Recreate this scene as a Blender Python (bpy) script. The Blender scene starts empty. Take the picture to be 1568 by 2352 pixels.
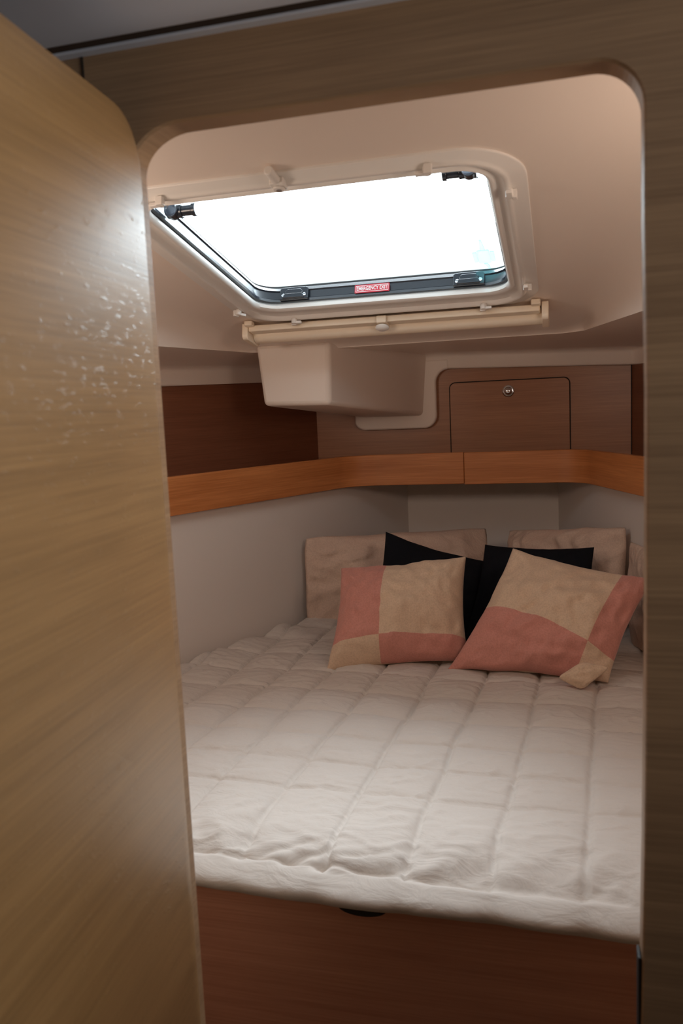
import bpy, bmesh, math, random
from mathutils import Vector, Matrix, noise
random.seed(7)
S = bpy.context.scene
C = S.collection

# ------------------------------------------------------------------ camera
cam_d = bpy.data.cameras.new('camera')
cam_d.sensor_fit = 'VERTICAL'; cam_d.sensor_height = 22.3; cam_d.lens = 18.0
cam_d.clip_start = 0.02; cam_d.clip_end = 60
cam_d.dof.use_dof = True; cam_d.dof.focus_distance = 2.15; cam_d.dof.aperture_fstop = 3.8
cam = bpy.data.objects.new('camera', cam_d); C.objects.link(cam)
cam.matrix_world = Matrix(((0.96494, 0.01076, 0.26224, 0.0),
                           (0.25872, 0.12898, -0.95730, 0.0),
                           (-0.04413, 0.99159, 0.12167, 1.5),
                           (0, 0, 0, 1)))
S.camera = cam

# ------------------------------------------------------------------ light
SKY = 0.6
SUN = 5.0
GLOW = 20.0
SALOON = 2.7
CABIN_FILL = 2.0
HAZE = 8.0
w = bpy.data.worlds.new('sky'); S.world = w; w.use_nodes = True
bg = w.node_tree.nodes['Background']
bg.inputs[0].default_value = (0.88, 0.95, 1.0, 1); bg.inputs[1].default_value = SKY
# brighter hazy sky low over the bow
wn = w.node_tree.nodes; wl = w.node_tree.links
tcw = wn.new('ShaderNodeTexCoord'); dotn = wn.new('ShaderNodeVectorMath'); dotn.operation = 'DOT_PRODUCT'
dotn.inputs[1].default_value = Vector((0.15, 0.90, 0.50)).normalized()
mxn = wn.new('ShaderNodeMath'); mxn.operation = 'MAXIMUM'; mxn.inputs[1].default_value = 0
pwn = wn.new('ShaderNodeMath'); pwn.operation = 'POWER'; pwn.inputs[1].default_value = 8
man = wn.new('ShaderNodeMath'); man.operation = 'MULTIPLY_ADD'; man.inputs[1].default_value = GLOW; man.inputs[2].default_value = SKY
wl.new(tcw.outputs['Generated'], dotn.inputs[0]); wl.new(dotn.outputs['Value'], mxn.inputs[0]); wl.new(mxn.outputs[0], pwn.inputs[0])
wl.new(pwn.outputs[0], man.inputs[0])
sep = wn.new('ShaderNodeSeparateXYZ'); wl.new(tcw.outputs['Generated'], sep.inputs[0])
inv = wn.new('ShaderNodeMath'); inv.operation = 'SUBTRACT'; inv.inputs[0].default_value = 1.0; inv.use_clamp = True; wl.new(sep.outputs[2], inv.inputs[1])
sq = wn.new('ShaderNodeMath'); sq.operation = 'POWER'; sq.inputs[1].default_value = 2.0; wl.new(inv.outputs[0], sq.inputs[0])
hz = wn.new('ShaderNodeMath'); hz.operation = 'MULTIPLY_ADD'; hz.inputs[1].default_value = HAZE; wl.new(sq.outputs[0], hz.inputs[0]); wl.new(man.outputs[0], hz.inputs[2])
wl.new(hz.outputs[0], bg.inputs[1])
w.cycles.sampling_method = 'MANUAL'; w.cycles.sample_map_resolution = 512
sd = bpy.data.lights.new('hazy_sun', 'SUN'); sd.energy = SUN; sd.angle = math.radians(46); sd.color = (0.97, 0.98, 1.0)
sun = bpy.data.objects.new('hazy_sun', sd); C.objects.link(sun)
sun.rotation_euler = Vector((-0.11, 0.58, 1.0)).to_track_quat('Z', 'Y').to_euler()
ad = bpy.data.lights.new('saloon_fill', 'AREA'); ad.shape = 'RECTANGLE'; ad.size = 0.8; ad.size_y = 0.3  # added fill light, stands in for unseen light on the saloon side
ad.energy = SALOON; ad.spread = math.radians(76); ad.color = (1.0, 0.95, 0.88)
ao = bpy.data.objects.new('saloon_fill', ad); C.objects.link(ao)
ao.location = (1.45, 0.25, 1.55)
ao.rotation_euler = Vector((1.0, -0.12, -0.05)).to_track_quat('Z', 'Y').to_euler()
# two added warm fill lights, no real lamps, on the inner side of the bulkhead, one each side of the doorway
rd_ = bpy.data.lights.new('cabin_fill', 'AREA'); rd_.shape = 'RECTANGLE'; rd_.size = 0.26; rd_.size_y = 0.16
rd_.energy = CABIN_FILL; rd_.color = (1.0, 0.80, 0.66)
for lx, tx in ((0.36, 0.40), (-1.0, -0.30)):
    ro = bpy.data.objects.new('cabin_fill', rd_); C.objects.link(ro)
    ro.location = (lx, 0.97, 1.66); ro.rotation_euler = Vector((tx, -1.0, 0.05)).to_track_quat('Z', 'Y').to_euler()
pd = bpy.data.lights.new('hatch_sky_portal', 'AREA'); pd.shape = 'RECTANGLE'; pd.size = 0.70; pd.size_y = 0.72
pd.cycles.is_portal = True
po = bpy.data.objects.new('hatch_sky_portal', pd); C.objects.link(po)

S.view_settings.view_transform = 'Standard'; S.view_settings.look = 'None'
S.view_settings.gamma = 1; S.view_settings.use_curve_mapping = False
S.view_settings.exposure = 0.0
S.cycles.use_denoising = True
S.cycles.max_bounces = 10; S.cycles.diffuse_bounces = 7; S.cycles.glossy_bounces = 4; S.cycles.transparent_max_bounces = 12
S.cycles.sample_clamp_indirect = 6

# ------------------------------------------------------------------ helpers
def tag(o, label=None, cat=None, group=None, kind=None):
    if label: o['label'] = label
    if cat: o['category'] = cat
    if group: o['group'] = group
    if kind: o['kind'] = kind
    return o

def empty(name, loc=(0, 0, 0), rot=(0, 0, 0)):
    o = bpy.data.objects.new(name, None); C.objects.link(o)
    o.location = loc; o.rotation_euler = rot; o.empty_display_size = 0.05
    return o

def link(name, bm, mats, parent=None, smooth=None, bevel=0, bseg=2, recalc=True):
    if recalc: bmesh.ops.recalc_face_normals(bm, faces=bm.faces)
    me = bpy.data.meshes.new(name); bm.to_mesh(me); bm.free()
    if not isinstance(mats, (list, tuple)): mats = [mats]
    for m in mats: me.materials.append(m)
    o = bpy.data.objects.new(name, me); C.objects.link(o)
    if parent: o.parent = parent
    if bevel:
        b = o.modifiers.new('bevel', 'BEVEL'); b.width = bevel; b.segments = bseg
        b.limit_method = 'ANGLE'; b.angle_limit = math.radians(35)
    if smooth is not None:
        for p in me.polygons: p.use_smooth = True
        if smooth < 180: me.set_sharp_from_angle(angle=math.radians(smooth))
    return o

def struct(name, bm, mats, **k):
    o = link(name, bm, mats, **k); o['kind'] = 'structure'; return o

def box(bm, x0, x1, y0, y1, z0, z1, mi=0):
    v = [bm.verts.new(p) for p in [(x0,y0,z0),(x1,y0,z0),(x1,y1,z0),(x0,y1,z0),(x0,y0,z1),(x1,y0,z1),(x1,y1,z1),(x0,y1,z1)]]
    for f in [(0,3,2,1),(4,5,6,7),(0,1,5,4),(1,2,6,5),(2,3,7,6),(3,0,4,7)]:
        fc = bm.faces.new([v[i] for i in f]); fc.material_index = mi
    return v

def prism(bm, pts0, pts1, caps=True, mi=0):
    a = [bm.verts.new(p) for p in pts0]; b = [bm.verts.new(p) for p in pts1]
    n = len(a)
    for i in range(n):
        f = bm.faces.new((a[i], a[(i+1) % n], b[(i+1) % n], b[i])); f.material_index = mi
    if caps:
        bm.faces.new(a[::-1]).material_index = mi; bm.faces.new(b).material_index = mi
    return a, b

def cyl(bm, p0, p1, r0, r1=None, n=20, mi=0, caps=True):
    p0 = Vector(p0); p1 = Vector(p1); r1 = r0 if r1 is None else r1
    d = (p1-p0).normalized(); q = d.to_track_quat('Z', 'Y')
    c = [q @ Vector((math.cos(t), math.sin(t), 0)) for t in [2*math.pi*i/n for i in range(n)]]
    return prism(bm, [p0+v*r0 for v in c], [p1+v*r1 for v in c], caps, mi)

def lathe(bm, c, axis, prof, n=28, mi=0):
    c = Vector(c); q = Vector(axis).normalized().to_track_quat('Z', 'Y'); rings = []
    for r, h in prof:
        rings.append([bm.verts.new(c + q @ Vector((max(r, 1e-5)*math.cos(2*math.pi*i/n), max(r, 1e-5)*math.sin(2*math.pi*i/n), h))) for i in range(n)])
    for a, b in zip(rings, rings[1:]):
        for i in range(n):
            bm.faces.new((a[i], a[(i+1) % n], b[(i+1) % n], b[i])).material_index = mi
    bm.faces.new(rings[0][::-1]).material_index = mi; bm.faces.new(rings[-1]).material_index = mi

def rrect(x0, x1, y0, y1, r, n=10):
    if not isinstance(r, (list, tuple)): r = [r]*4
    out = []
    for (cx, cy, a0, rr) in ((x1, y1, 0, r[0]), (x0, y1, 90, r[1]), (x0, y0, 180, r[2]), (x1, y0, 270, r[3])):
        sx = -1 if cx == x1 else 1; sy = -1 if cy == y1 else 1
        for i in range(n+1):
            a = math.radians(a0+90*i/n)
            out.append((cx+sx*rr+rr*math.cos(a), cy+sy*rr+rr*math.sin(a)))
    return out

def ringset(bm, loops, close=True, mis=None):
    vl = [[bm.verts.new(p) for p in L] for L in loops]
    n = len(vl[0]); m = len(vl)
    for k in range(m if close else m-1):
        a = vl[k]; b = vl[(k+1) % m]
        for i in range(n):
            f = bm.faces.new((a[i], a[(i+1) % n], b[(i+1) % n], b[i]))
            if mis: f.material_index = mis[k]
    return vl

def hit(poly, c, a):
    dx, dy = math.cos(a), math.sin(a); best = None
    for i in range(len(poly)):
        x1, y1 = poly[i][0]-c[0], poly[i][1]-c[1]; x2, y2 = poly[(i+1) % len(poly)][0]-c[0], poly[(i+1) % len(poly)][1]-c[1]
        ex, ey = x2-x1, y2-y1; den = dx*ey-dy*ex
        if abs(den) < 1e-12: continue
        t = (x1*ey-y1*ex)/den; u = (x1*dy-y1*dx)/den
        if t > 0 and -1e-7 <= u <= 1+1e-7 and (best is None or t > best): best = t
    return (c[0]+dx*best, c[1]+dy*best)

def matched(inner, outer, c):
    an = sorted(set(round(math.atan2(p[1]-c[1], p[0]-c[0]), 6) for p in list(inner)+list(outer)))
    return [hit(inner, c, a) for a in an], [hit(outer, c, a) for a in an]

def smooth01(t):
    t = max(0.0, min(1.0, t)); return t*t*(3-2*t)

# ------------------------------------------------------------------ materials
def newmat(name):
    m = bpy.data.materials.new(name); m.use_nodes = True
    nt = m.node_tree; return m, nt, nt.nodes['Principled BSDF']

def plain(name, col, rough=0.5, metal=0, bump=0, bscale=200, var=0.0, spec=0.5, coat=0):
    m, nt, p = newmat(name)
    p.inputs['Base Color'].default_value = (*col, 1); p.inputs['Roughness'].default_value = rough
    p.inputs['Metallic'].default_value = metal; p.inputs['Specular IOR Level'].default_value = spec
    p.inputs['Coat Weight'].default_value = coat
    tc = nt.nodes.new('ShaderNodeTexCoord')
    if var:
        n = nt.nodes.new('ShaderNodeTexNoise'); n.inputs['Scale'].default_value = 6; n.inputs['Detail'].default_value = 5
        mx = nt.nodes.new('ShaderNodeMix'); mx.data_type = 'RGBA'
        mx.inputs[6].default_value = (*[c*(1-var) for c in col], 1); mx.inputs[7].default_value = (*[min(1, c*(1+var)) for c in col], 1)
        nt.links.new(tc.outputs['Object'], n.inputs['Vector']); nt.links.new(n.outputs['Fac'], mx.inputs[0])
        nt.links.new(mx.outputs[2], p.inputs['Base Color'])
    if bump:
        n = nt.nodes.new('ShaderNodeTexNoise'); n.inputs['Scale'].default_value = bscale; n.inputs['Detail'].default_value = 4
        b = nt.nodes.new('ShaderNodeBump'); b.inputs['Strength'].default_value = bump; b.inputs['Distance'].default_value = 0.002
        nt.links.new(tc.outputs['Object'], n.inputs['Vector']); nt.links.new(n.outputs['Fac'], b.inputs['Height'])
        nt.links.new(b.outputs['Normal'], p.inputs['Normal'])
    return m

def wood(name, dark, light, fine=170, rough=0.38, bump=0.15, streak=18, specks=0, lo=0.3, hi=0.7, coat=0.0, crough=0.3):
    m, nt, p = newmat(name); L = nt.links; N = nt.nodes
    tc = N.new('ShaderNodeTexCoord')
    def ns(sc, scale, det, rgh=0.6):
        mp = N.new('ShaderNodeMapping'); mp.inputs['Scale'].default_value = sc
        n = N.new('ShaderNodeTexNoise'); n.inputs['Scale'].default_value = scale; n.inputs['Detail'].default_value = det
        n.inputs['Roughness'].default_value = rgh
        L.new(tc.outputs['Object'], mp.inputs['Vector']); L.new(mp.outputs['Vector'], n.inputs['Vector']); return n
    f1 = ns((3, 3, fine), 2.0, 5); f2 = ns((1.0, 1.0, streak), 1.6, 4)
    mh = N.new('ShaderNodeMath'); mh.operation = 'MULTIPLY_ADD'; mh.inputs[1].default_value = 0.55
    ml = N.new('ShaderNodeMath'); ml.operation = 'MULTIPLY'; ml.inputs[1].default_value = 0.45
    L.new(f2.outputs['Fac'], ml.inputs[0]); L.new(f1.outputs['Fac'], mh.inputs[0]); L.new(ml.outputs[0], mh.inputs[2])
    cr = N.new('ShaderNodeValToRGB'); cr.color_ramp.elements[0].position = lo; cr.color_ramp.elements[1].position = hi
    cr.color_ramp.elements[0].color = (*dark, 1); cr.color_ramp.elements[1].color = (*light, 1)
    L.new(mh.outputs[0], cr.inputs['Fac']); L.new(cr.outputs['Color'], p.inputs['Base Color'])
    p.inputs['Roughness'].default_value = rough
    p.inputs['Coat Weight'].default_value = coat; p.inputs['Coat Roughness'].default_value = crough
    b = N.new('ShaderNodeBump'); b.inputs['Strength'].default_value = bump; b.inputs['Distance'].default_value = 0.001
    L.new(f1.outputs['Fac'], b.inputs['Height'])
    last = b
    if specks:
        s = ns((60, 60, 190), 1.0, 3, 0.7)
        r = N.new('ShaderNodeValToRGB'); r.color_ramp.elements[0].position = 0.60; r.color_ramp.elements[1].position = 0.70
        b2 = N.new('ShaderNodeBump'); b2.inputs['Strength'].default_value = specks; b2.inputs['Distance'].default_value = 0.0015
        L.new(s.outputs['Fac'], r.inputs['Fac']); L.new(r.outputs['Color'], b2.inputs['Height']); L.new(b.outputs['Normal'], b2.inputs['Normal'])
        last = b2
        L.new(last.outputs['Normal'], p.inputs['Coat Normal'])
    L.new(last.outputs['Normal'], p.inputs['Normal'])
    return m

M_bulk = wood('oak_bulkhead', (0.25, 0.155, 0.09), (0.48, 0.315, 0.185), rough=0.42)
M_door = wood('oak_door', (0.27, 0.155, 0.06), (0.47, 0.28, 0.115), rough=0.38, specks=0.25, coat=1.0, crough=0.42)
M_cab = wood('teak_cabin', (0.30, 0.125, 0.06), (0.46, 0.22, 0.11), rough=0.34)
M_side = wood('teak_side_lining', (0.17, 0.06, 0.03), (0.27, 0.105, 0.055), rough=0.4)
M_rail = wood('teak_rail', (0.42, 0.135, 0.035), (0.64, 0.245, 0.08), fine=120, rough=0.4, lo=.35, hi=.65)
M_base = wood('teak_base', (0.46, 0.19, 0.12), (0.66, 0.32, 0.21), fine=150, rough=0.4)
M_edge = plain('door_edging', (0.30, 0.17, 0.09), 0.45)
M_liner = plain('cream_liner', (0.85, 0.745, 0.66), 0.45, bump=0.05, bscale=60)
M_wall = plain('white_hull_lining', (0.74, 0.68, 0.63), 0.7, bump=0.1, bscale=300)
M_ceil = plain('grey_vinyl', (0.74, 0.80, 0.94), 0.7, bump=0.1, bscale=300)
M_groove = plain('groove_shadow_brown', (0.12, 0.08, 0.06), 0.7)
M_floor = wood('cabin_sole', (0.34, 0.22, 0.14), (0.5, 0.34, 0.22), fine=20)
M_plast = plain('white_plastic', (0.83, 0.80, 0.76), 0.28, spec=0.5)
M_beige = plain('beige_plastic', (0.90, 0.78, 0.62), 0.42)
M_black = plain('black_aluminium', (0.022, 0.026, 0.035), 0.22, metal=0.0, spec=0.7, bump=0.03, bscale=400)
M_seal = plain('black_rubber', (0.02, 0.02, 0.022), 0.5)
M_chrome = plain('chrome', (0.75, 0.75, 0.78), 0.15, metal=1)
M_gap = plain('shadow_gap', (0.02, 0.015, 0.012), 0.8)
M_red = plain('sticker_red', (0.62, 0.035, 0.06), 0.35)
M_white = plain('sticker_white', (0.85, 0.84, 0.84), 0.35)

m, nt, p = newmat('acrylic_pane'); nt.nodes.remove(p)
tr = nt.nodes.new('ShaderNodeBsdfTransparent'); tr.inputs[0].default_value = (0.9, 0.95, 0.97, 1)
gl = nt.nodes.new('ShaderNodeBsdfGlossy'); gl.inputs['Roughness'].default_value = 0.03
fr = nt.nodes.new('ShaderNodeValue'); fr.outputs[0].default_value = 0.05
mx = nt.nodes.new('ShaderNodeMixShader')
nt.links.new(fr.outputs[0], mx.inputs[0]); nt.links.new(tr.outputs[0], mx.inputs[1]); nt.links.new(gl.outputs[0], mx.inputs[2])
nt.links.new(mx.outputs[0], nt.nodes['Material Output'].inputs[0]); M_pane = m

m, nt, p = newmat('translucent_plastic'); nt.nodes.remove(p)
tl = nt.nodes.new('ShaderNodeBsdfTranslucent'); tl.inputs[0].default_value = (0.45, 0.80, 0.82, 1)
tp = nt.nodes.new('ShaderNodeBsdfTransparent'); mx = nt.nodes.new('ShaderNodeMixShader'); mx.inputs[0].default_value = 0.12
nt.links.new(tl.outputs[0], mx.inputs[1]); nt.links.new(tp.outputs[0], mx.inputs[2])
nt.links.new(mx.outputs[0], nt.nodes['Material Output'].inputs[0]); M_transl = m

def fabric(name, col, col2=None, blocks=None, speck=0.35, bump=0.25, wr=0.0, sheen=0.2):
    """cloth; blocks = expression nodes giving 0/1 from UV that picks col or col2"""
    m, nt, p = newmat(name); L = nt.links; N = nt.nodes
    tc = N.new('ShaderNodeTexCoord')
    n = N.new('ShaderNodeTexNoise'); n.inputs['Scale'].default_value = 260; n.inputs['Detail'].default_value = 3
    L.new(tc.outputs['Object'], n.inputs['Vector'])
    base = N.new('ShaderNodeMix'); base.data_type = 'RGBA'
    base.inputs[6].default_value = (*col, 1)
    if col2:
        base.inputs[7].default_value = (*col2, 1)
        sep = N.new('ShaderNodeSeparateXYZ'); L.new(tc.outputs['UV'], sep.inputs[0])
        u0, va, vb = blocks      # u split; v split = va + vb*u*u
        gu = N.new('ShaderNodeMath'); gu.operation = 'GREATER_THAN'; gu.inputs[1].default_value = u0
        L.new(sep.outputs[0], gu.inputs[0])
        uu = N.new('ShaderNodeMath'); uu.operation = 'MULTIPLY'; L.new(sep.outputs[0], uu.inputs[0]); L.new(sep.outputs[0], uu.inputs[1])
        vs = N.new('ShaderNodeMath'); vs.operation = 'MULTIPLY_ADD'; vs.inputs[1].default_value = vb; vs.inputs[2].default_value = va
        L.new(uu.outputs[0], vs.inputs[0])
        gv = N.new('ShaderNodeMath'); gv.operation = 'GREATER_THAN'; L.new(sep.outputs[1], gv.inputs[0]); L.new(vs.outputs[0], gv.inputs[1])
        df = N.new('ShaderNodeMath'); df.operation = 'SUBTRACT'; L.new(gu.outputs[0], df.inputs[0]); L.new(gv.outputs[0], df.inputs[1])
        ab = N.new('ShaderNodeMath'); ab.operation = 'ABSOLUTE'; L.new(df.outputs[0], ab.inputs[0])
        L.new(ab.outputs[0], base.inputs[0])
    else:
        base.inputs[0].default_value = 0
    mul = N.new('ShaderNodeMix'); mul.data_type = 'RGBA'; mul.blend_type = 'MULTIPLY'; mul.inputs[0].default_value = speck
    cr = N.new('ShaderNodeValToRGB'); cr.color_ramp.elements[0].color = (0.6, 0.55, 0.52, 1); cr.color_ramp.elements[0].position = .3; cr.color_ramp.elements[1].position = .62
    L.new(n.outputs['Fac'], cr.inputs['Fac']); L.new(base.outputs[2], mul.inputs[6]); L.new(cr.outputs['Color'], mul.inputs[7])
    L.new(mul.outputs[2], p.inputs['Base Color'])
    p.inputs['Roughness'].default_value = 0.9; p.inputs['Sheen Weight'].default_value = sheen; p.inputs['Specular IOR Level'].default_value = 0.2
    b = N.new('ShaderNodeBump'); b.inputs['Strength'].default_value = bump; b.inputs['Distance'].default_value = 0.001
    L.new(n.outputs['Fac'], b.inputs['Height'])
    last = b
    if wr:
        mp = N.new('ShaderNodeMapping'); mp.inputs['Rotation'].default_value = (0.2, 0.1, 0.5); mp.inputs['Scale'].default_value = (1, 2.6, 1.4)
        n2 = N.new('ShaderNodeTexNoise'); n2.inputs['Scale'].default_value = 11; n2.inputs['Detail'].default_value = 5; n2.inputs['Roughness'].default_value = .55
        n2.inputs['Distortion'].default_value = 0.9
        L.new(tc.outputs['Object'], mp.inputs[0]); L.new(mp.outputs[0], n2.inputs['Vector'])
        b2 = N.new('ShaderNodeBump'); b2.inputs['Strength'].default_value = wr; b2.inputs['Distance'].default_value = 0.012
        L.new(n2.outputs['Fac'], b2.inputs['Height']); L.new(b.outputs['Normal'], b2.inputs['Normal']); last = b2
    L.new(last.outputs['Normal'], p.inputs['Normal'])
    return m

CREAM = (0.71, 0.535, 0.39); PINK = (0.64, 0.29, 0.24)
M_duvet = fabric('duvet_cotton', (0.62, 0.565, 0.52), speck=0.05, bump=0.01, wr=0.38, sheen=0.0)
M_pcase = fabric('pillow_cotton', (0.68, 0.51, 0.41), bump=0.08, wr=0.6, sheen=0.1)
M_navy = fabric('black_cotton', (0.006, 0.007, 0.011), bump=0.15, sheen=0.0)
M_blockL = fabric('pink_cream_wool', PINK, CREAM, (0.385, 0.80, 0.0), wr=0.12)
M_blockR = fabric('pink_cream_wool_slanted', CREAM, PINK, (0.80, 0.50, 0.30), wr=0.12)
M_cream = fabric('cream_wool', CREAM)
M_pink = fabric('pink_wool', PINK)

# ================================================================== SETTING
# ---- bulkhead with rounded doorway (faces the camera at y = 0.85)
def opening(dx=0.0):
    r = 0.05
    pts = []
    # right jamb, bottom to top, very slightly bowed
    for z in (0.12, 0.5, 0.84, 1.04, 1.247, 1.505, 1.666): pts.append((0.0765 - 0.0055*((z-1.45)/0.6)**2*(1 if z < 1.45 else 4) - dx, z))
    x1 = 0.0735 - dx; x0 = -0.4525; zt = 1.812
    for i in range(13):
        a = math.radians(90*i/12); pts.append((x1-0.045+0.045*math.cos(a), zt-0.045+0.045*math.sin(a)))
    for i in range(13):
        a = math.radians(90+90*i/12); pts.append((x0+0.060+0.060*math.cos(a), zt-0.045+0.045*math.sin(a)))
    pts.append((x0, 0.12))
    return pts
cW = (-0.18, 1.0)
outer = [(1.6, 0.0), (1.6, 1.893), (-1.6, 1.893), (-1.6, 0.0)]
oi, oo = matched(opening(), outer, cW)
n_ = len(oi)
bi = [(x, z) for x, z in oi]
T_ = 0.034
bm = bmesh.new()
loops = [[(x, .85, z) for x, z in oo],
         [(cW[0]+(x-cW[0])*1.006, .85, cW[1]+(z-cW[1])*1.003) for x, z in oi],
         [(x, .8525, z) for x, z in oi], [(x, .85+T_, z) for x, z in bi], [(x, .85+T_, z) for x, z in oo]]
ringset(bm, loops, close=True)
wall = struct('wall_front', bm, M_bulk)
# upper infill of the bulkhead above the liner line so no daylight leaks
bm = bmesh.new(); box(bm, -1.6, 1.6, .853, .884, 1.893, 2.12); struct('wall_front_head', bm, M_bulk)
# vertical joint between the bulkhead boards near the hinge corner
bm = bmesh.new(); box(bm, -0.5025, -0.5005, .8488, .8502, 0.0, 1.893); struct('trim_1', bm, M_gap)
# ---- saloon shell behind and around the camera
bm = bmesh.new(); box(bm, -1.6, 1.6, -2.6, 3.4, -0.05, 0.0); struct('floor', bm, M_floor)
bm = bmesh.new(); box(bm, -1.6, 1.6, -2.6, .8246, 1.8945, 1.95); struct('ceiling_saloon', bm, M_ceil, bevel=.004, bseg=3, smooth=40)
bm = bmesh.new(); box(bm, -1.6, 1.6, .8246, .853, 1.912, 1.95); box(bm, -1.6, 1.6, .847, .853, 1.8965, 1.912); struct('trim_2', bm, M_groove)
bm = bmesh.new(); box(bm, -1.6, 1.6, .838, .852, 1.893, 1.8965); struct('trim_3', bm, M_ceil, bevel=.001)
bm = bmesh.new(); box(bm, -1.65, -1.6, -2.6, 3.4, 0, 2.1); struct('wall_left_outer', bm, M_bulk)
bm = bmesh.new(); box(bm, 1.6, 1.65, -2.6, 3.4, 0, 2.1); struct('wall_right_outer', bm, M_bulk)
bm = bmesh.new(); box(bm, -1.65, 1.65, -2.65, -2.6, 0, 2.1); struct('wall_rear', bm, M_bulk)

# ---- sleeping cabin walls
Ld = Vector((.384, .923)); A = Vector((-1.027, 1.963))
def Lx(y, off=0.0):            # x of the left hull lining at y
    return A.x + (y-A.y)*Ld.x/Ld.y + off
Rd = Vector((-.318, .948)); B = Vector((0.232, 2.279))
def Rx(y, off=0.0):
    return B.x + (y-B.y)*Rd.x/Rd.y - off
def slab(name, x0, y0, x1, y1, z0, z1, mat, t=.02, side=-1, **k):
    d = Vector((x1-x0, y1-y0)).normalized(); nn = Vector((d.y, -d.x))*side*t
    bm = bmesh.new()
    prism(bm, [(x0,y0,z0),(x1,y1,z0),(x1+nn.x,y1+nn.y,z0),(x0+nn.x,y0+nn.y,z0)],
              [(x0,y0,z1),(x1,y1,z1),(x1+nn.x,y1+nn.y,z1),(x0+nn.x,y0+nn.y,z1)])
    return struct(name, bm, mat, **k)
slab('wall_left', Lx(.884), .884, Lx(3.07), 3.07, 0, 1.27, M_wall)
slab('wall_right', Rx(.884), .884, Rx(3.07), 3.07, 0, 1.27, M_wall, side=1)
bm = bmesh.new(); box(bm, Lx(3.05)-.02, Rx(3.05)+.02, 3.05, 3.07, 0, 1.262); struct('wall_back', bm, M_wall)
# upper wooden linings above the shelf, set back behind it
U = Vector((-.872, 2.9))
def Ux(y): return U.x + (y-U.y)*Ld.x/Ld.y
V_ = Vector((.212, 2.9))
def Vx(y): return V_.x + (y-V_.y)*Rd.x/Rd.y
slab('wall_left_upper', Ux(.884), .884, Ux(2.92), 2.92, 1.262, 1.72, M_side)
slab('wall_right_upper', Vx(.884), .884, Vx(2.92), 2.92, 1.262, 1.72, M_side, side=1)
bm = bmesh.new(); box(bm, Ux(2.9)-.01, Vx(2.9)+.01, 2.9, 2.92, 1.262, 1.75); struct('wall_back_upper', bm, M_cab)
bm = bmesh.new(); box(bm, Vx(2.9)-.0025, Vx(2.9), 2.8975, 2.8995, 1.262, 1.70); struct('trim_4', bm, M_gap)

# ---- moulded ceiling liner
SL = math.radians(11.1); ts = math.tan(SL)
def cz(y): return 1.95 - ts*(y-1.0)
HO = Vector((-.40, 1.66, cz(1.66)))          # hatch frame origin on the liner
def loc2w(u, v, w_=0.0): return Vector((HO.x+u, HO.y+v*math.cos(SL)+w_*math.sin(SL), HO.z - v*math.sin(SL)+w_*math.cos(SL)))
ED = 1.680
# lower edge of the liner slope (inboard of the soffit), clockwise in plan
edge = [(.05, 2.30), (.163, 1.87), (.30, 1.45), (.49, .884), (-1.23, .884), (-1.10, 1.45), (-.985, 1.90), (-.886, 2.31), (-.84, 2.345), (.00, 2.345)]
def resample(poly, step=.05):
    out = []
    for i in range(len(poly)):
        a = Vector(poly[i]); b = Vector(poly[(i+1) % len(poly)]); k = max(1, int((b-a).length/step))
        for j in range(k): out.append(tuple(a.lerp(b, j/k)))
    return out
edge_r = resample(edge)
hole = [tuple(loc2w(u, v).xy) for u, v in rrect(-.35, .305, -.32, .375, .07)]
cC = (-.40, 1.62)
hi_, ho_ = matched(hole, edge_r, cC)
bm = bmesh.new()
def facet(pt, k):
    """point k in 0..1 on the rounded turn down from the slope to the lower edge"""
    x, y = pt; h = max(0.0, cz(y) - ED)
    if y < .90: h = 0.0
    cx_ = Vector((cC[0]-x, cC[1]-y)); cx_.normalize()
    a = k*math.pi/2
    inset = .85*h + .004
    if y >= 2.29: inset = .03
    px, py = x + cx_.x*inset*(1-math.sin(a)), y + cx_.y*inset*(1-math.sin(a))
    top = cz(py); low = ED if y >= .90 else cz(y)
    return (px, py, low + (top-low)*math.cos(a))
L0 = [(x, y, cz(y)) for x, y in hi_]
Lm = []
for kk in (0.25, .5, .75):
    L_ = []
    for (a, b) in zip(hi_, ho_):
        f0 = facet(b, 0)
        x = a[0]+(f0[0]-a[0])*kk; y = a[1]+(f0[1]-a[1])*kk
        L_.append((x, y, cz(y)))
    Lm.append(L_)
Lf = [[facet(b, k) for b in ho_] for k in (0, .15, .3, .45, .6, .75, .9, 1.0)]
ringset(bm, [L0]+Lm+Lf, close=False)
# hole edge going up to the deck
top_ = [(x, y+.012, z+.05) for x, y, z in L0]
ringset(bm, [top_, L0], close=False)
bmesh.ops.remove_doubles(bm, verts=bm.verts, dist=1e-4)
ceil = struct('ceiling', bm, M_liner, smooth=55)
ceil['kind'] = 'structure'
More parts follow.
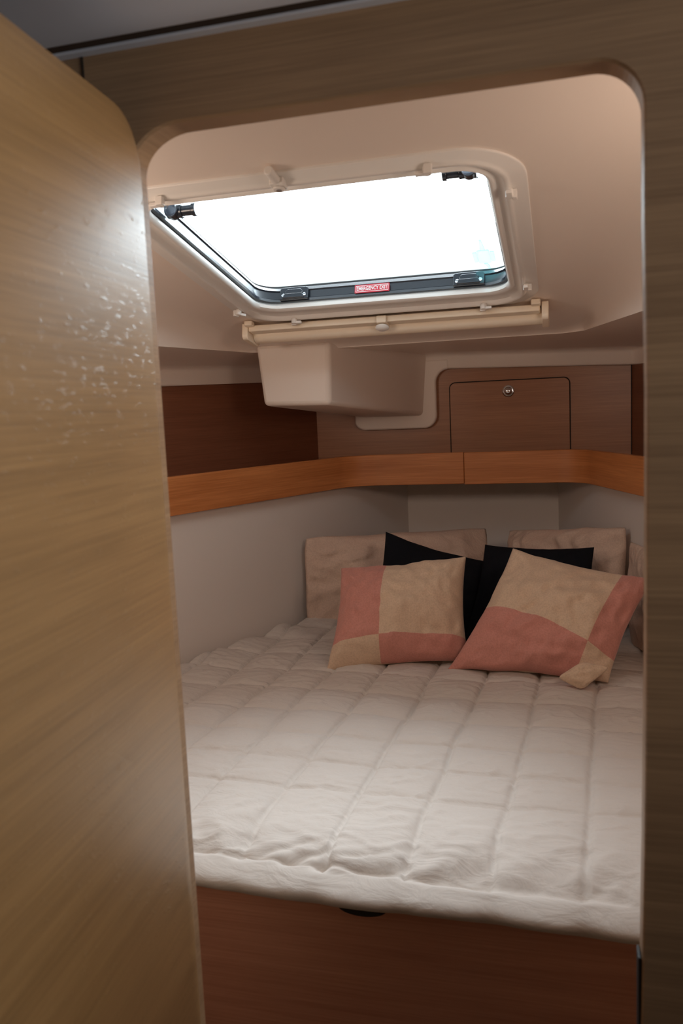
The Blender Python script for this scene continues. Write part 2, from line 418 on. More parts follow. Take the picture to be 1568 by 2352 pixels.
# soffit and lip that runs on from the lower edge to the wooden linings
def wallpt(p):
    x, y = p
    # outward to the upper walls
    if y <= .9: return (x, .884)
    return None
def soffit_strip():
    bm = bmesh.new()
    inner = [(-1.23, .884), (-1.10, 1.45), (-.985, 1.90), (-.886, 2.31), (-.84, 2.345), (-.42, 2.345), (.00, 2.345), (.05, 2.30), (.163, 1.87), (.30, 1.45), (.49, .884)]
    g = .006
    outp = [(Ux(.884)+g, .884), (Ux(1.55)+g, 1.55), (Ux(2.10)+g, 2.10), (Ux(2.75)+g, 2.75), (Ux(2.88)+.03, 2.885), (-.42, 2.885), (.08, 2.885), (Vx(2.8)-.02, 2.87), (Vx(2.25)-g, 2.25), (Vx(1.6)-g, 1.6), (Vx(.884)-g, .884)]
    zl = [1.585, 1.588, 1.590, 1.608, 1.612, 1.628, 1.612, 1.606, 1.614, 1.614, 1.614]
    # refine
    def ref(L, n=8):
        o = []
        for a, b in zip(L, L[1:]):
            for i in range(n): o.append(tuple(p+(q-p)*i/n for p, q in zip(a, b)))
        o.append(tuple(L[-1])); return o
    I = ref([(*p,) for p in inner]); O = ref([(*p, z) for p, z in zip(outp, zl)])
    rows = []
    for (ix, iy), (ox, oy, oz) in zip(I, O):
        d = Vector((ix-ox, iy-oy)); d.normalize()
        lz = oz+.050
        r = [(ix, iy, ED)]
        for t in (.3, .6, .85): r.append((ix+(ox-ix)*t+d.x*.012*t, iy+(oy-iy)*t+d.y*.012*t, ED+(lz-ED)*t+.006*math.sin(t*math.pi)))
        r.append((ox+d.x*.018, oy+d.y*.018, lz+.000)); r.append((ox+d.x*.012, oy+d.y*.012, lz-.010))
        r.append((ox+d.x*.010, oy+d.y*.010, oz+.006)); r.append((ox+d.x*.006, oy+d.y*.006, oz)); r.append((ox-d.x*.004, oy-d.y*.004, oz))
        rows.append([bm.verts.new(q) for q in r])
    for a, b in zip(rows, rows[1:]):
        for i in range(len(a)-1): bm.faces.new((a[i], a[i+1], b[i+1], b[i]))
    return bm
o = link('soffit', soffit_strip(), M_liner, ceil, smooth=60)
# boxed-in moulding that hangs from the liner and runs back to the panel
bm = bmesh.new()
fr = [(-.869, 2.30, 1.70), (-.853, 2.30, 1.523), (-.651, 2.30, 1.518), (-.645, 2.30, 1.70)]
bk = [(-.715, 2.90, 1.70), (-.690, 2.90, 1.470), (-.470, 2.90, 1.468), (-.450, 2.90, 1.70)]
prism(bm, fr, bk)
o = link('moulded_box', bm, M_liner, ceil, smooth=50, bevel=.013, bseg=4)
# its rounded flange against the panel
pts = []
xl, xr, zb_, zt_ = -.722, -.430, 1.426, 1.66
for i in range(9):
    a = math.radians(180+90*i/8); pts.append((xl+.04+.04*math.cos(a), zb_+.03+.03*math.sin(a)))
for i in range(9):
    a = math.radians(270+90*i/8); pts.append((xr-.045+.045*math.cos(a), zb_+.045+.045*math.sin(a)))
for i in range(9):
    a = math.radians(180-90*i/8); pts.append((xr+.045+.045*math.cos(a), 1.626-.045+.045*math.sin(a)))
pts += [(xr+.045, zt_), (xl, zt_)]
bm = bmesh.new()
prism(bm, [(x, 2.872, z) for x, z in pts], [(x, 2.8995, z) for x, z in pts])
link('box_flange', bm, M_liner, ceil, bevel=.006, bseg=3, smooth=40)
# roof blocker (deck) around the hatch so that daylight only enters through it
bm = bmesh.new()
hd = [tuple(loc2w(u, v).xy) for u, v in rrect(-.372, .322, -.36, .42, .05)]
do = [(1.62, .86), (1.62, 3.4), (-1.62, 3.4), (-1.62, .86)]
di, dd = matched(hd, do, (-.40, 1.66))
def dz(p): return cz(p[1]) + .055 + max(0, (p[1]-2.5))*.3
ringset(bm, [[(x, y, dz((x, y))) for x, y in di], [(x, y, dz((x, y))) for x, y in dd], [(x, y, dz((x, y))+.03) for x, y in dd], [(x, y, dz((x, y))+.03) for x, y in di]], close=True)
struct('ceiling_deck', bm, M_plast)
bm = bmesh.new(); box(bm, -1.62, 1.62, 3.38, 3.42, 0, 2.2); struct('wall_bow', bm, M_wall)

# ================================================================== DOOR
dn = Vector((.997, .076, 0)); dt = Vector((-.076, .997, 0))   # dt runs towards the bulkhead
P0 = Vector((-.4365, .842, 0))
def dpt(s, z, t=0): return P0 - dt*s - dn*t + Vector((0, 0, z))
prof = rrect(0, .545, .13, 1.817, [.05, .055, .05, .05])
bm = bmesh.new()
def ins(p, d): 
    cx_, cy_ = .2725, .9735
    return (p[0]+(d if p[0] < cx_ else -d), p[1]+(d if p[1] < cy_ else -d))
ringset(bm, [[dpt(*ins(p, .0015), 0) for p in prof], [dpt(*p, .0015) for p in prof], [dpt(*p, .0205) for p in prof], [dpt(*ins(p, .0015), .022) for p in prof]], close=False, mis=[1, 1, 1])
a = [v for v in bm.verts]
k = len(prof)
bm.verts.ensure_lookup_table()
bm.faces.new([bm.verts[i] for i in range(k)]); bm.faces.new([bm.verts[3*k+i] for i in range(k)][::-1])
door = struct('door_1', bm, [M_door, M_edge], smooth=40)
# strike plate on the right jamb
bm = bmesh.new()
box(bm, .0680, .0712, .853, .876, .80, .915)
o = link('strike_plate', bm, M_seal, bevel=.001); tag(o, 'dark latch strike plate let into the right door jamb', 'strike plate')

# ================================================================== SHELF
sh = empty('shelf', (-.33, 2.8, 1.245))
tag(sh, 'wooden shelf with an orange brown raised rail running round the head of the berth', 'shelf')
def rel(o, par):
    o.parent = par; o.matrix_parent_inverse = Matrix.Translation(-Vector(par.location)); return o
# inboard path of the rail
def bez(p0, p1, p2, n=10):
    p0, p1, p2 = map(Vector, (p0, p1, p2))
    return [tuple((1-t)**2*p0+2*t*(1-t)*p1+t*t*p2) for t in [i/n for i in range(n+1)]]
def offL(y): 
    n_ = Vector((.923, -.384)); q = A + Ld*((y-A.y)/Ld.y) + n_*.03; return (q.x, q.y)
cl = Vector(offL(2.70)); cr_ = Vector((.048, 2.70))
Rn = Vector((-.948, -.318))
left_path = [offL(.884), offL(2.0)] + bez(tuple(cl - Ld*.075), tuple(cl), (cl.x+.085, 2.70)) + [(-.3205, 2.70)]
right_path = [(-.3195, 2.70)] + bez((cr_.x-.085, 2.70), tuple(cr_), tuple(cr_ - Rd*.085)) + [tuple(cr_ - Rd*1.9)]
def rail(path, z0, z1, t):
    bm = bmesh.new(); ns = []
    for i, p_ in enumerate(path):
        a = Vector(path[max(0, i-1)]); b = Vector(path[min(len(path)-1, i+1)]); d = (b-a).normalized(); ns.append(Vector((-d.y, d.x)))
    prof = [(0, z0), (0, z1), (t, z1), (t, z0)]
    rows = [[bm.verts.new((p_[0]+n_.x*o_, p_[1]+n_.y*o_, z)) for o_, z in prof] for p_, n_ in zip(path, ns)]
    for r, s in zip(rows, rows[1:]):
        for i in range(4): bm.faces.new((r[i], r[(i+1) % 4], s[(i+1) % 4], s[i]))
    bm.faces.new(rows[0]); bm.faces.new(rows[-1][::-1])
    return bm
rel(link('rail', rail(left_path, 1.245, 1.348, .018), M_rail, smooth=40, bevel=.002), sh)
rel(link('rail', rail(right_path, 1.243, 1.347, .018), M_rail, smooth=40, bevel=.002), sh)
ox = lambda y: Ux(y)+.004
bp = [(Lx(.89)+.052, .89)] + [(x+.0, y+.014) for x, y in left_path[1:-1]] + [(x, y+.014) for x, y in right_path[1:-1]] + [(Rx(1.0)-.05, 1.0)]
bo = [(ox(.89), .89), (ox(2.895), 2.895), (Vx(2.895)-.004, 2.895), (Vx(1.0)-.004, 1.0)]
bm = bmesh.new()
poly = bp + bo[::-1]
prism(bm, [(x, y, 1.252) for x, y in poly], [(x, y, 1.268) for x, y in poly])
bmesh.ops.triangulate(bm, faces=[f for f in bm.faces if len(f.verts) > 4])
rel(link('shelf_board', bm, M_cab), sh)

# ================================================================== LOCKER
lk = empty('wall_locker', (-.185, 2.9, 1.45)); tag(lk, 'flush wooden locker door with rounded top corners above the shelf', 'locker')
bm = bmesh.new()
q = rrect(-.388, .018, 1.28, 1.580, [.022, .022, .002, .002])
prism(bm, [(x, 2.8985, z) for x, z in q], [(x, 2.9005, z) for x, z in q]); rel(link('shadow_gap', bm, M_gap), lk)
q = rrect(-.3845, .0145, 1.283, 1.5765, [.019, .019, .002, .002])
bm = bmesh.new(); prism(bm, [(x, 2.894, z) for x, z in q], [(x, 2.8984, z) for x, z in q]); ldr = rel(link('locker_door', bm, M_cab, bevel=.001), lk)
bm = bmesh.new(); lathe(bm, (-.186, 2.894, 1.541), (0, -1, 0), [(.020, 0), (.020, .002), (.0175, .004), (.0145, .003), (.0145, .001)])
o = link('lock_ring', bm, M_chrome, smooth=40); o.parent = ldr; o['label'] = 'chrome ring round the push button'
bm = bmesh.new(); lathe(bm, (-.186, 2.893, 1.541), (0, -1, 0), [(.0135, 0), (.0135, .006), (.011, .010), (.006, .012), (.001, .0125)])
o = link('push_button', bm, M_chrome, smooth=50); o.parent = ldr; o['label'] = 'chrome push button'

# ================================================================== HATCH
RX = (-SL, 0, 0)
po.location = loc2w(-.03, .05, .062); po.rotation_euler = RX   # the portal lies just under the pane, facing down
po.location = loc2w(-.03, .05, .095)
def L3(pts, w_): return [(x, y, w_) for x, y in pts]
def rr(u0, u1, v0, v1, r, w_): return L3(rrect(u0, u1, v0, v1, r, 14), w_)
hs = empty('hatch_surround', HO, RX); tag(hs, 'white plastic surround screwed to the ceiling round the roof hatch', 'hatch surround')
bm = bmesh.new()
ringset(bm, [rr(-.395, .345, -.350, .430, .11, .003), rr(-.395, .345, -.350, .430, .11, -.0030), rr(-.3935, .3435, -.3485, .4285, .11, -.0045),
             rr(-.372, .320, -.326, .404, .085, -.0055), rr(-.368, .316, -.322, .400, .083, -.0095), rr(-.366, .314, -.320, .398, .08, -.011),
             rr(-.362, .310, -.314, .394, .077, -.011), rr(-.359, .307, -.309, .391, .075, -.009),
             rr(-.354, .302, -.302, .386, .07, -.002), rr(-.342, .294, -.292, .352, .062, .000), rr(-.336, .290, -.288, .344, .058, -.005), rr(-.331, .286, -.286, .336, .055, -.0055),
             rr(-.326, .281, -.284, .328, .055, -.001), rr(-.325, .280, -.284, .327, .055, .006), rr(-.33, .285, -.289, .332, .055, .012)], close=False)
link('flange', bm, M_plast, hs, smooth=50)
# turn buttons
def clip_bm():
    bm = bmesh.new()
    cyl(bm, (0, 0, .002), (0, 0, -.011), .0075, n=20)
    box(bm, -.002, .019, -.005, .005, -.0115, -.005)
    box(bm, -.009, .004, .004, .012, -.013, .002)
    return bm
cm = link('turn_clip', clip_bm(), M_plast, hs, bevel=.0012, smooth=40)
clips = [(-.372, .292, .9), (-.261, .392, 0), (.215, .390, 0), (.320, .275, -1.6), (.315, -.203, -1.6), (-.266, -.318, 3.14), (.195, -.318, 3.14)]
for i, (u, v, a) in enumerate(clips):
    c = cm if i == 0 else cm.copy()
    if i: C.objects.link(c); c.parent = hs
    c.location = (u, v, -.010); c.rotation_euler = (0, 0, a)
# catch for the pulled blind, near edge
bm = bmesh.new()
box(bm, -.012, .012, -.016, .010, -.014, -.003); cyl(bm, (0, -.016, -.008), (0, -.052, -.008), .0075, n=16); cyl(bm, (0, 0, -.014), (0, 0, -.018), .010, n=20)
bc = link('blind_catch', bm, M_plast, hs, bevel=.0015, smooth=40); bc.location = (-.049, -.322, -.002)
bm = bmesh.new(); cyl(bm, (0, 0, -.018), (0, 0, -.0186), .0045, n=14); o = link('screw', bm, M_chrome, bc); o['label'] = 'steel screw head'

dh = empty('deck_hatch', HO, RX); tag(dh, 'black framed roof hatch with a clear pane full of bright daylight', 'hatch')
bm = bmesh.new()
ringset(bm, [rr(-.352, .306, -.315, .352, .07, .013), rr(-.328, .283, -.287, .330, .055, .013), rr(-.322, .277, -.281, .324, .055, .014),
             rr(-.322, .277, -.281, .324, .055, .020), rr(-.326, .281, -.285, .329, .055, .023), rr(-.328, .283, -.287, .331, .055, .040), rr(-.325, .280, -.284, .328, .055, .043), rr(-.331, .286, -.29, .334, .055, .052),
             rr(-.352, .306, -.315, .356, .07, .053)], close=True)
link('frame', bm, M_black, dh, smooth=35)
bm = bmesh.new()
ringset(bm, [rr(-.350, .304, -.312, .354, .07, .0535), rr(-.334, .289, -.293, .337, .056, .0535), rr(-.334, .289, -.293, .337, .056, .0575), rr(-.350, .304, -.312, .354, .07, .0575)], close=True)
link('seal', bm, M_seal, dh, smooth=35)
bm = bmesh.new()
q = rrect(-.362, .312, -.35, .40, .06, 12); prism(bm, L3(q, .058), L3(q, .068)); link('pane', bm, M_pane, dh)
# two latch keepers on the far side
def keeper_bm():
    bm = bmesh.new()
    # plate outline (u, w) on the face v = 0, thickness toward -v
    W2, H2 = .036, .0165
    pl = [(-W2, -H2), (W2, -H2), (W2, H2-.004), (W2-.006, H2), (-W2+.006, H2), (-W2, H2-.004)]
    prism(bm, [(x, 0, z) for x, z in pl], [(x, -.006, z) for x, z in pl])
    hd_ = [(-.022, -.002), (.022, -.002), (.024, .004), (.018, .010), (-.018, .010), (-.024, .004)]
    prism(bm, [(x, -.006, z) for x, z in hd_], [(x*.9, -.0085, z) for x, z in hd_])
    lp = [(-.027, -.0155), (.027, -.0155), (.022, -.004), (-.022, -.004)]
    prism(bm, [(x, -.006, z) for x, z in lp], [(x, -.012, z) for x, z in lp])
    return bm
km = None
for u in (-.238, .188):
    if km is None: c = km = link('latch_keeper', keeper_bm(), M_black, dh, bevel=.001, smooth=40)
    else: c = km.copy(); C.objects.link(c); c.parent = dh
    c.location = (u, .3235, .031); c.rotation_euler = (math.radians(-14), 0, 0)
    for sx in (-.0265, .0265):
        bm = bmesh.new(); lathe(bm, (sx, -.006, -.006), (0, -1, 0), [(.0048, 0), (.0048, .0010), (.0035, .0018), (.0005, .002)], n=16)
        s_ = link('screw', bm, M_chrome, c, smooth=50); s_['label'] = 'bright screw head'
# friction hinges at the near corners
for sx, u in ((1, -.317), (-1, .262)):
    bm = bmesh.new()
    cyl(bm, (0, 0, 0), (sx*.030, 0, 0), .0125, n=24); cyl(bm, (sx*.030, 0, 0), (sx*.050, 0, 0), .010, n=24); cyl(bm, (sx*.050, 0, 0), (sx*.058, 0, 0), .0125, n=24)
    cyl(bm, (sx*.012, -.016, -.004), (sx*.012, .004, -.002), .013, n=24)
    box(bm, sx*.006-.004, sx*.006+.004, -.004, .05, .008, .016)
    hg = link('friction_hinge', bm, M_black, dh, bevel=.001, smooth=40); hg.location = (u, -.190 if sx > 0 else -.215, .028)
    bm = bmesh.new(); lathe(bm, (sx*.012, -.0162, -.004), (0, -1, -.15), [(.0122, 0), (.0122, .001), (.009, .0012), (.009, .0002)], n=24)
    s_ = link('washer', bm, M_chrome, hg, smooth=40); s_['label'] = 'chrome ring'
# red exit sticker on the far frame
st = empty('exit_sticker', (-.0425, .3222, .0295), (math.radians(-8), 0, 0)); st.parent = dh
st['label'] = 'small red sticker with white border and lettering'
def rbox(bm, x0, x1, z0, z1, y0, y1, r):
    q = rrect(x0, x1, z0, z1, r, 6); prism(bm, [(x, y0, z) for x, z in q], [(x, y1, z) for x, z in q])
bm = bmesh.new(); rbox(bm, -.0425, .0425, -.0105, .0105, -.0006, 0, .0015)
bmr = bmesh.new(); rbox(bmr, -.0412, .0412, -.0092, .0092, -.0008, -.0005, .0012)
bmw = bmesh.new(); ringset(bmw, [[(x, -.00095, z) for x, z in rrect(-.0400, .0400, -.0080, .0080, .001, 4)], [(x, -.00095, z) for x, z in rrect(-.0388, .0388, -.0068, .0068, .0008, 4)]], close=False)
stm = link('exit_sticker', bm, M_red, dh); stm.location = st.location; stm.rotation_euler = st.rotation_euler
stm['label'] = 'small red sticker with white border and lettering'
bpy.data.objects.remove(st)
link('sticker_face', bmr, M_red, stm); link('sticker_border', bmw, M_white, stm)['label'] = 'white border line'
fc = bpy.data.curves.new('lettering', 'FONT'); fc.body = 'EMERGENCY EXIT'; fc.size = .0118; fc.align_x = 'CENTER'; fc.align_y = 'CENTER'
fc.extrude = 0.0; fc.offset = .00025; fc.space_character = 1.0
fo = bpy.data.objects.new('lettering_source', fc); C.objects.link(fo)
bpy.context.view_layer.update()
me = bpy.data.meshes.new_from_object(fo.evaluated_get(bpy.context.evaluated_depsgraph_get()))
bpy.data.objects.remove(fo)
wx = max(v.co.x for v in me.vertices)-min(v.co.x for v in me.vertices)
for v in me.vertices: v.co = Vector((v.co.x*.075/wx, 0, v.co.y*1.15))
me.materials.clear(); me.materials.append(M_white)
lo = bpy.data.objects.new('lettering', me); C.objects.link(lo); lo.parent = stm; lo.location = (0, -.00105, 0); lo['label'] = 'white capital letters EMERGENCY EXIT'

# handle on the deck seen through the pane
fit = empty('deck_fitting', loc2w(.225, .31, .069), RX); tag(fit, 'pale blue fitting with a short tail seen through the right side of the hatch pane', 'fitting')
def dpl(pts, z0, z1):
    bm = bmesh.new(); prism(bm, [(x, y, z0) for x, y in pts], [(x, y, z1) for x, y in pts]); return bm
link('plate', dpl(rrect(-.014, .014, -.05, .03, .005), .003, .005), M_transl, fit)
link('wing', dpl(rrect(-.024, -.015, -.04, .02, .002), .003, .005), M_transl, fit)
link('wing', dpl(rrect(.015, .024, -.04, .02, .002), .003, .005), M_transl, fit)
link('spike', dpl([(-.002, -.11), (.002, -.11), (.006, -.051), (-.006, -.051)], .003, .005), M_transl, fit)
link('tail', dpl([(-.004, .031), (.004, .031), (.008, .05), (.010, .085), (.004, .10), (.003, .06)], .003, .005), M_transl, fit)

# ================================================================== BLIND
bl = empty('roller_blind', HO, RX); tag(bl, 'beige roller blind cassette mounted across the ceiling behind the hatch', 'blind')
def barbox(u0, u1, v0, v1, w0, w1, r, name, par, mat=M_beige, bev=.003):
    bm = bmesh.new(); box(bm, u0, u1, v0, v1, w0, w1); return link(name, bm, mat, par, bevel=bev, bseg=3, smooth=40)
def roll(u0, u1, v, w_, rv, rw, n=18):
    bm = bmesh.new()
    q = [(v+rv*math.cos(2*math.pi*i/n), w_+rw*math.sin(2*math.pi*i/n)) for i in range(n)]
    prism(bm, [(u0, a, b) for a, b in q], [(u1, a, b) for a, b in q]); return bm
cs = link('cassette', roll(-.395, .350, .475, -.022, .026, .020), M_beige, bl, smooth=40)
barbox(-.395, .345, .415, .444, -.026, -.010, 0, 'pull_bar', bl)
for u in (-.412, .349):
    bm = bmesh.new(); q = rrect(.412, .505, -.046, -.004, [.012, .004, .012, .018])
    prism(bm, [(u, a, b) for a, b in q], [(u+.016, a, b) for a, b in q])
    link('end_cap', bm, M_beige, bl, bevel=.002, smooth=40)
for u in (-.40, .325): barbox(u, u+.022, .395, .416, -.016, -.003, 0, 'bracket', bl)
hb = barbox(-.052, -.026, .405, .450, -.030, -.012, 0, 'pull_tab', bl)
bm = bmesh.new(); lathe(bm, (-.040, .428, -.030), (0, -.35, -1), [(.006, 0), (.007, .004), (.0135, .006), (.014, .009), (.011, .012), (.001, .013)], n=28)
for v in bm.verts: v.co.x = -.040 + (v.co.x+.040)*1.25
o = link('knob', bm, M_plast, hb, smooth=50); o['label'] = 'white oval knob'

# ================================================================== BED
bed = empty('berth', (-.35, 1.13, 0)); tag(bed, 'built in wooden berth base under the quilted cover', 'bed')
bm = bmesh.new(); xa, xb = Lx(1.13)+.004, Rx(1.13)-.004
prism(bm, [(xa, 1.13, .0), (xb, 1.13, .0), (xb-.008, 1.155, .0), (xa+.012, 1.155, .0)], [(xa, 1.13, .775), (xb, 1.13, .775), (xb-.008, 1.155, .775), (xa+.012, 1.155, .775)])
fp = rel(link('front_panel', bm, M_base), bed)
fp.data.update()
bm = bmesh.new()
q = [(-.305+.038*math.cos(a), .752+.014*math.sin(a)) for a in [2*math.pi*i/32 for i in range(32)]]
prism(bm, [(x, 1.1285, z) for x, z in q], [(x, 1.1315, z) for x, z in q]); o = rel(link('finger_hole', bm, M_gap), bed); o['label'] = 'dark oval finger hole at the top of the panel'
bm = bmesh.new()
def vpoly(y0, y1, g): return [(Lx(y0)+g, y0), (Rx(y0)-g, y0), (Rx(y1)-g, y1), (Lx(y1)+g, y1)]
q = vpoly(1.156, 3.04, .012)
prism(bm, [(x, y, .62) for x, y in q], [(x, y, .755) for x, y in q]); rel(link('mattress', bm, M_pcase, bevel=.02), bed)

# ---- quilted cover
rows_y = [1.346, 1.459, 1.585, 1.715, 1.850, 1.985, 2.12, 2.255, 2.39, 2.525, 2.66, 2.795]
def colx(k, y):
    return .021 + .036*min(1.2, max(0, (y-1.14)/.7)) - .1315*k + (.012 if k > 4 else 0)*max(0, y-1.4)*(k-4)
def groove(d, wd): return math.exp(-(d/wd)**2)
def cell(a, lo_, hi__):
    t = (a-lo_)/(hi__-lo_); t = max(0., min(1., t)); return (4*t*(1-t))**.55
HF = [(-.0, .0)]
def duvet_pt(s, t):
    """s in 0..1 across, t = distance along from the front hem"""
    DROP = .078
    # path over the front edge
    if t < DROP:
        f = t/DROP
        zc = .757 + .043*f; yc = 1.118 + .012*math.sin(f*math.pi) * -1 + .012*f
    else:
        d = t-DROP
        R_ = .16
        zc = .800 + .034*(1-math.exp(-d/.055)); yc = 1.130 + d*(.90 if d < .1 else 1) + (0 if d < .1 else -.01)
    y = yc
    hemx = 1.0
    xl = Lx(max(y, 1.13))+.006; xr = Rx(max(y, 1.13))-.006
    x = xl + (xr-xl)*s
    zc += .009*smooth01((-.30-x)/.3)
    nz = noise.noise(Vector((x*2.3, y*2.1, 3.1)))
    nm = noise.noise(Vector((x*9, y*9, 1.7))); nf = noise.noise(Vector((x*34 + y*11, y*21, 5.5)))
    wob = .010*noise.noise(Vector((x*4, y*4, 9)))
    if t < DROP:
        # border band below the seam, bulging
        f = t/DROP
        b_ = math.sin(f*math.pi)**.7
        cols = [colx(k, 1.14) for k in range(-6, 9)]
        dx = min(abs(x+wob*.5-c) for c in cols)
        y -= .016*b_*(1-.25*groove(dx, .02)) + .006*nm*b_ + .001*nf
        sag = .006*noise.noise(Vector((x*2.6, 0, 7.7))) + .003*noise.noise(Vector((x*8, 0, 2.2)))
        z = zc + sag*(1-f) 
        # the hem hangs a little lower in the middle of the doorway
        return (x, y, z)
    yq = y + wob; xq = x + wob
    # column blocks
    k = 0
    ks = [colx(k, y) for k in range(-7, 10)]
    kx = min(range(len(ks)), key=lambda i: abs(xq-ks[i])); dx = abs(xq-ks[kx])
    lo_ = max([c for c in ks if c <= xq] or [xq-.1]); hi__ = min([c for c in ks if c > xq] or [xq+.1])
    cxv = cell(xq, lo_, hi__)
    rl = [1.135] + rows_y + [2.93, 3.06]
    lo2 = max([c for c in rl if c <= yq] or [yq-.01]); hi2 = min([c for c in rl if c > yq] or [yq+.1])
    cyv = cell(yq, lo2, hi2)
    dy = min(abs(yq-c) for c in rl)
    back = smooth01((y-1.35)/.5)
    puff = (.006+.006*back)*min(cxv, 1)*min(cyv, 1)
    flat = 1
    z = zc - .012 + puff - .006*groove(dx, .0038) - .0045*groove(dy, .0038)
    fr_ = math.exp(-((t-DROP)/.09)**2)
    z += .006*nz + (.004+.004*fr_)*nm + .0006*nf
    # gathers that radiate from the column seams near the front
    ga = noise.noise(Vector((xq*26+y*8, y*7, 4.4)))
    ga2 = noise.noise(Vector((xq*14-y*22+noise.noise(Vector((x*6, y*6, 0)))*1.2, y*5+x*4, 8.8)))
    near = .35+.65*groove(dx, .035)
    z += fr_*(.014*ga*near + .014*(abs(ga2)-.25))
    cr3 = noise.noise(Vector((x*16+y*5, y*30-x*7, 2.9)))
    z += .0035*max(0, 1-abs(cr3)*6)*(.4+.6*smooth01(.5+nm))
    y += -.004*fr_*nf
    # rise against the linings
    eL = smooth01((.13-(x-xl))/.13); eR = smooth01((.07-(xr-x))/.07)
    z += .012*eL*(1+1.0*nm) + .02*eR - .035*smooth01((.02-(x-xl))/.02)*1.0
    # keep the front seam crisp
    if t-DROP < .012: z = zc + (z-zc)*((t-DROP)/.012) 
    return (x, y, z)
NX, ts_ = 330, []
t = 0
while t < 1.93:
    ts_.append(t); t += .0035 if t < .12 else (.0052 if t < 1.2 else .012)
me = bpy.data.meshes.new('quilted_cover')
vs = []; fs = []
for t in ts_:
    for i in range(NX+1):
        vs.append(duvet_pt(i/NX, t))
nrow = len(ts_)
for j in range(nrow-1):
    for i in range(NX):
        a = j*(NX+1)+i; fs.append((a, a+1, a+NX+2, a+NX+1))
# underside of the front band so that the hem has thickness
base = len(vs)
for i in range(NX+1):
    x, y, z = vs[i]; vs.append((x, y+.012, z-.001)); 
for i in range(NX+1):
    x, y, z = vs[i]; vs.append((x, 1.136, z+.03))
for i in range(NX):
    fs.append((i+1, i, base+i, base+i+1)); fs.append((base+i+1, base+i, base+NX+1+i, base+NX+2+i))
me.from_pydata(vs, [], fs); me.materials.append(M_duvet)
for p_ in me.polygons: p_.use_smooth = True
dv = bpy.data.objects.new('quilted_cover', me); C.objects.link(dv)
tag(dv, 'light grey quilted cover with stitched squares spread over the berth', 'quilt')
TOPZ = .826

# ================================================================== PILLOWS
def cushion(name, TL, TR, BR, BL, th, mat, pinch=.06, seed=0, n=44, wr=.006, pw=.5, back=.6, sag=0.0, round_=0.0, face_mat=None, wfreq=9, floor=None, flat_u=None):
    TL, TR, BR, BL = map(Vector, (TL, TR, BR, BL))
    nrm = (TR-TL).cross(BL-TL).normalized()
    if nrm.y > 0: nrm = -nrm
    bm = bmesh.new(); uvl = bm.loops.layers.uv.new('UVMap')
    grid = {}
    def P(u, v, side):
        a, b = 2*u-1, 2*v-1
        # pull the edges in between the corners
        ua = a*(1-pinch*(1-b*b)); vb = b*(1-pinch*(1-a*a))
        if round_:
            ua *= 1-round_*(abs(b)**6)*.5; vb *= 1-round_*(abs(a)**6)*.5
        uu, vv = (ua+1)/2, (vb+1)/2
        p = TL.lerp(TR, uu).lerp(BL.lerp(BR, uu), vv)
        t = max(0.0, (1-a*a)*(1-b*b))**pw
        if flat_u is not None:
            if u < flat_u[0]: t *= .35+.1*u/flat_u[0]
            elif u < flat_u[0]+.04: t *= .45+.55*(u-flat_u[0])/.04
        edge_ = max(0.0, (1-a*a)*(1-b*b))**.25
        w1 = noise.noise(Vector((u*wfreq*.5+seed*7.3, v*wfreq*.5, seed)))
        w2 = noise.noise(Vector((u*wfreq*2+w1*2, v*wfreq*1.1+seed*3.1, seed+5)))
        fold = abs(noise.noise(Vector((u*wfreq+seed, v*wfreq*.8, seed+11))))
        d = th*t + wr*edge_*(w1*1.6+w2*.8 - fold*1.2)
        if side: d = -th*back*t + wr*edge_*w1*.5
        p = p + nrm*d
        # corners droop / flutter
        p = p + Vector((0, 0, .35*wr*noise.noise(Vector((u*5+seed, v*5, side)))))
        p.z -= sag*math.sin(u*math.pi)*(1-v)
        if floor is not None and p.z < floor: p.z = floor - (floor-p.z)*.15
        return p
    for side in (0, 1):
        for i in range(n+1):
            for j in range(n+1):
                if side and (i in (0, n) or j in (0, n)): grid[(side, i, j)] = grid[(0, i, j)]; continue
                # denser near the border
                u = .5-.5*math.cos(math.pi*i/n)*1.0; v = .5-.5*math.cos(math.pi*j/n)
                u = .5*u+.5*i/n; v = .5*v+.5*j/n
                vv = bm.verts.new(P(u, v, side)); grid[(side, i, j)] = vv
    def uvof(i, j):
        u = .5-.5*math.cos(math.pi*i/n); v = .5-.5*math.cos(math.pi*j/n); return (.5*u+.5*i/n, .5*v+.5*j/n)
    for side in (0, 1):
        for i in range(n):
            for j in range(n):
                ids = [(i, j), (i+1, j), (i+1, j+1), (i, j+1)]
                if side: ids = ids[::-1]
                f = bm.faces.new([grid[(side, *q)] for q in ids])
                if side and face_mat: f.material_index = 1
                for lp, q in zip(f.loops, ids): lp[uvl].uv = uvof(*q)
    o = link(name, bm, [mat, face_mat] if face_mat else mat, smooth=180)
    return o

Z0 = TOPZ-.006
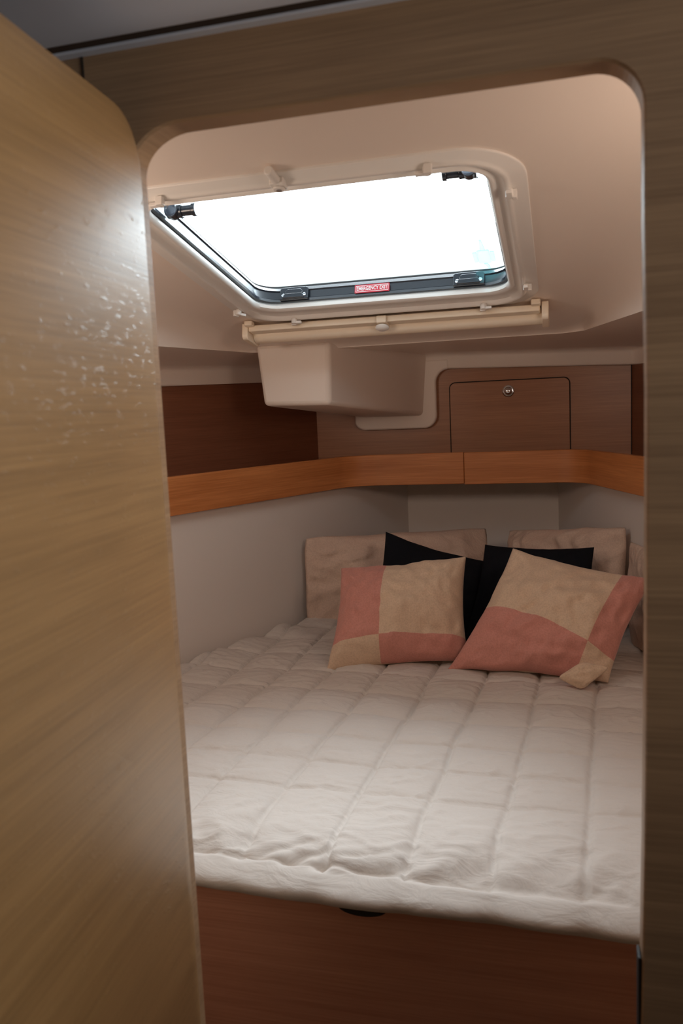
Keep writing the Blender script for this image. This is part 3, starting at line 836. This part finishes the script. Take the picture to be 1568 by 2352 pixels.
# big pillows standing against the head of the berth
o = cushion('pillow', (-.800, 2.45, 1.108), (-.255, 2.79, 1.088), (-.25, 2.68, .828), (-.802, 2.44, .828), .075, M_pcase, pinch=.015, seed=3, wr=.019, pw=.42, round_=.06, wfreq=7, flat_u=(.17, 0))
tag(o, 'beige pillow standing against the left hull lining with its open case end to the left', 'pillow', 'pillows at the head of the berth')
o = cushion('pillow', (-.186, 2.76, 1.083), (.165, 2.43, 1.142), (.155, 2.40, .830), (-.185, 2.66, .828), .065, M_pcase, pinch=.02, seed=8, wr=.019, pw=.42, round_=.05, wfreq=7)
tag(o, 'beige pillow standing behind the right hand cushions, its top edge rising to the right', 'pillow', 'pillows at the head of the berth')
o = cushion('pillow', (.168, 2.35, 1.115), (.270, 2.02, 1.105), (.270, 2.00, .835), (.168, 2.33, .83), .025, M_pcase, pinch=.02, seed=12, wr=.010, pw=.4, round_=.05, wfreq=7)
tag(o, 'beige pillow at the far right, half hidden by the door jamb', 'pillow', 'pillows at the head of the berth')
# dark cushions
o = cushion('scatter_cushion', (-.514, 2.36, 1.140), (-.225, 2.47, 1.030), (-.255, 2.30, .83), (-.560, 2.24, .83), .060, M_navy, pinch=.07, seed=21, wr=.005)
tag(o, 'plain black scatter cushion behind the left pink and cream cushion', 'cushion', 'black cushions')
o = cushion('scatter_cushion', (-.232, 2.43, 1.090), (.074, 2.37, 1.092), (.07, 2.22, .83), (-.29, 2.27, .83), .055, M_navy, pinch=.07, seed=25, wr=.005)
tag(o, 'plain black scatter cushion behind the right pink and cream cushion', 'cushion', 'black cushions')
# pink and cream cushions
o = cushion('scatter_cushion', (-.603, 2.17, 1.067), (-.261, 2.20, 1.096), (-.248, 2.105, .836), (-.608, 1.995, .828), .095, M_blockL, pinch=.07, seed=31, wr=.010, n=60, face_mat=M_cream)
tag(o, 'pink and cream colour block cushion leaning left of centre, pink square at its top left', 'cushion', 'colour block cushions')
o = cushion('scatter_cushion', (-.136, 2.18, 1.122), (.207, 2.14, 1.050), (.092, 1.985, .832), (-.298, 2.045, .830), .095, M_blockR, pinch=.07, seed=37, wr=.012, n=60, face_mat=M_cream)
tag(o, 'tilted pink and cream colour block cushion by the right jamb with a folded lower corner', 'cushion', 'colour block cushions')
cr = o
# its lower corner folded over on itself
fo_ = cushion('folded_corner', (.031, 1.953, .893), (.097, 1.953, .882), (.030, 1.925, .831), (-.027, 1.933, .858), .016, M_cream, pinch=.03, seed=44, n=18, wr=.004, back=1.0, round_=.25, face_mat=M_pink)
fo_.parent = cr; fo_['label'] = 'cream corner folded over on itself'
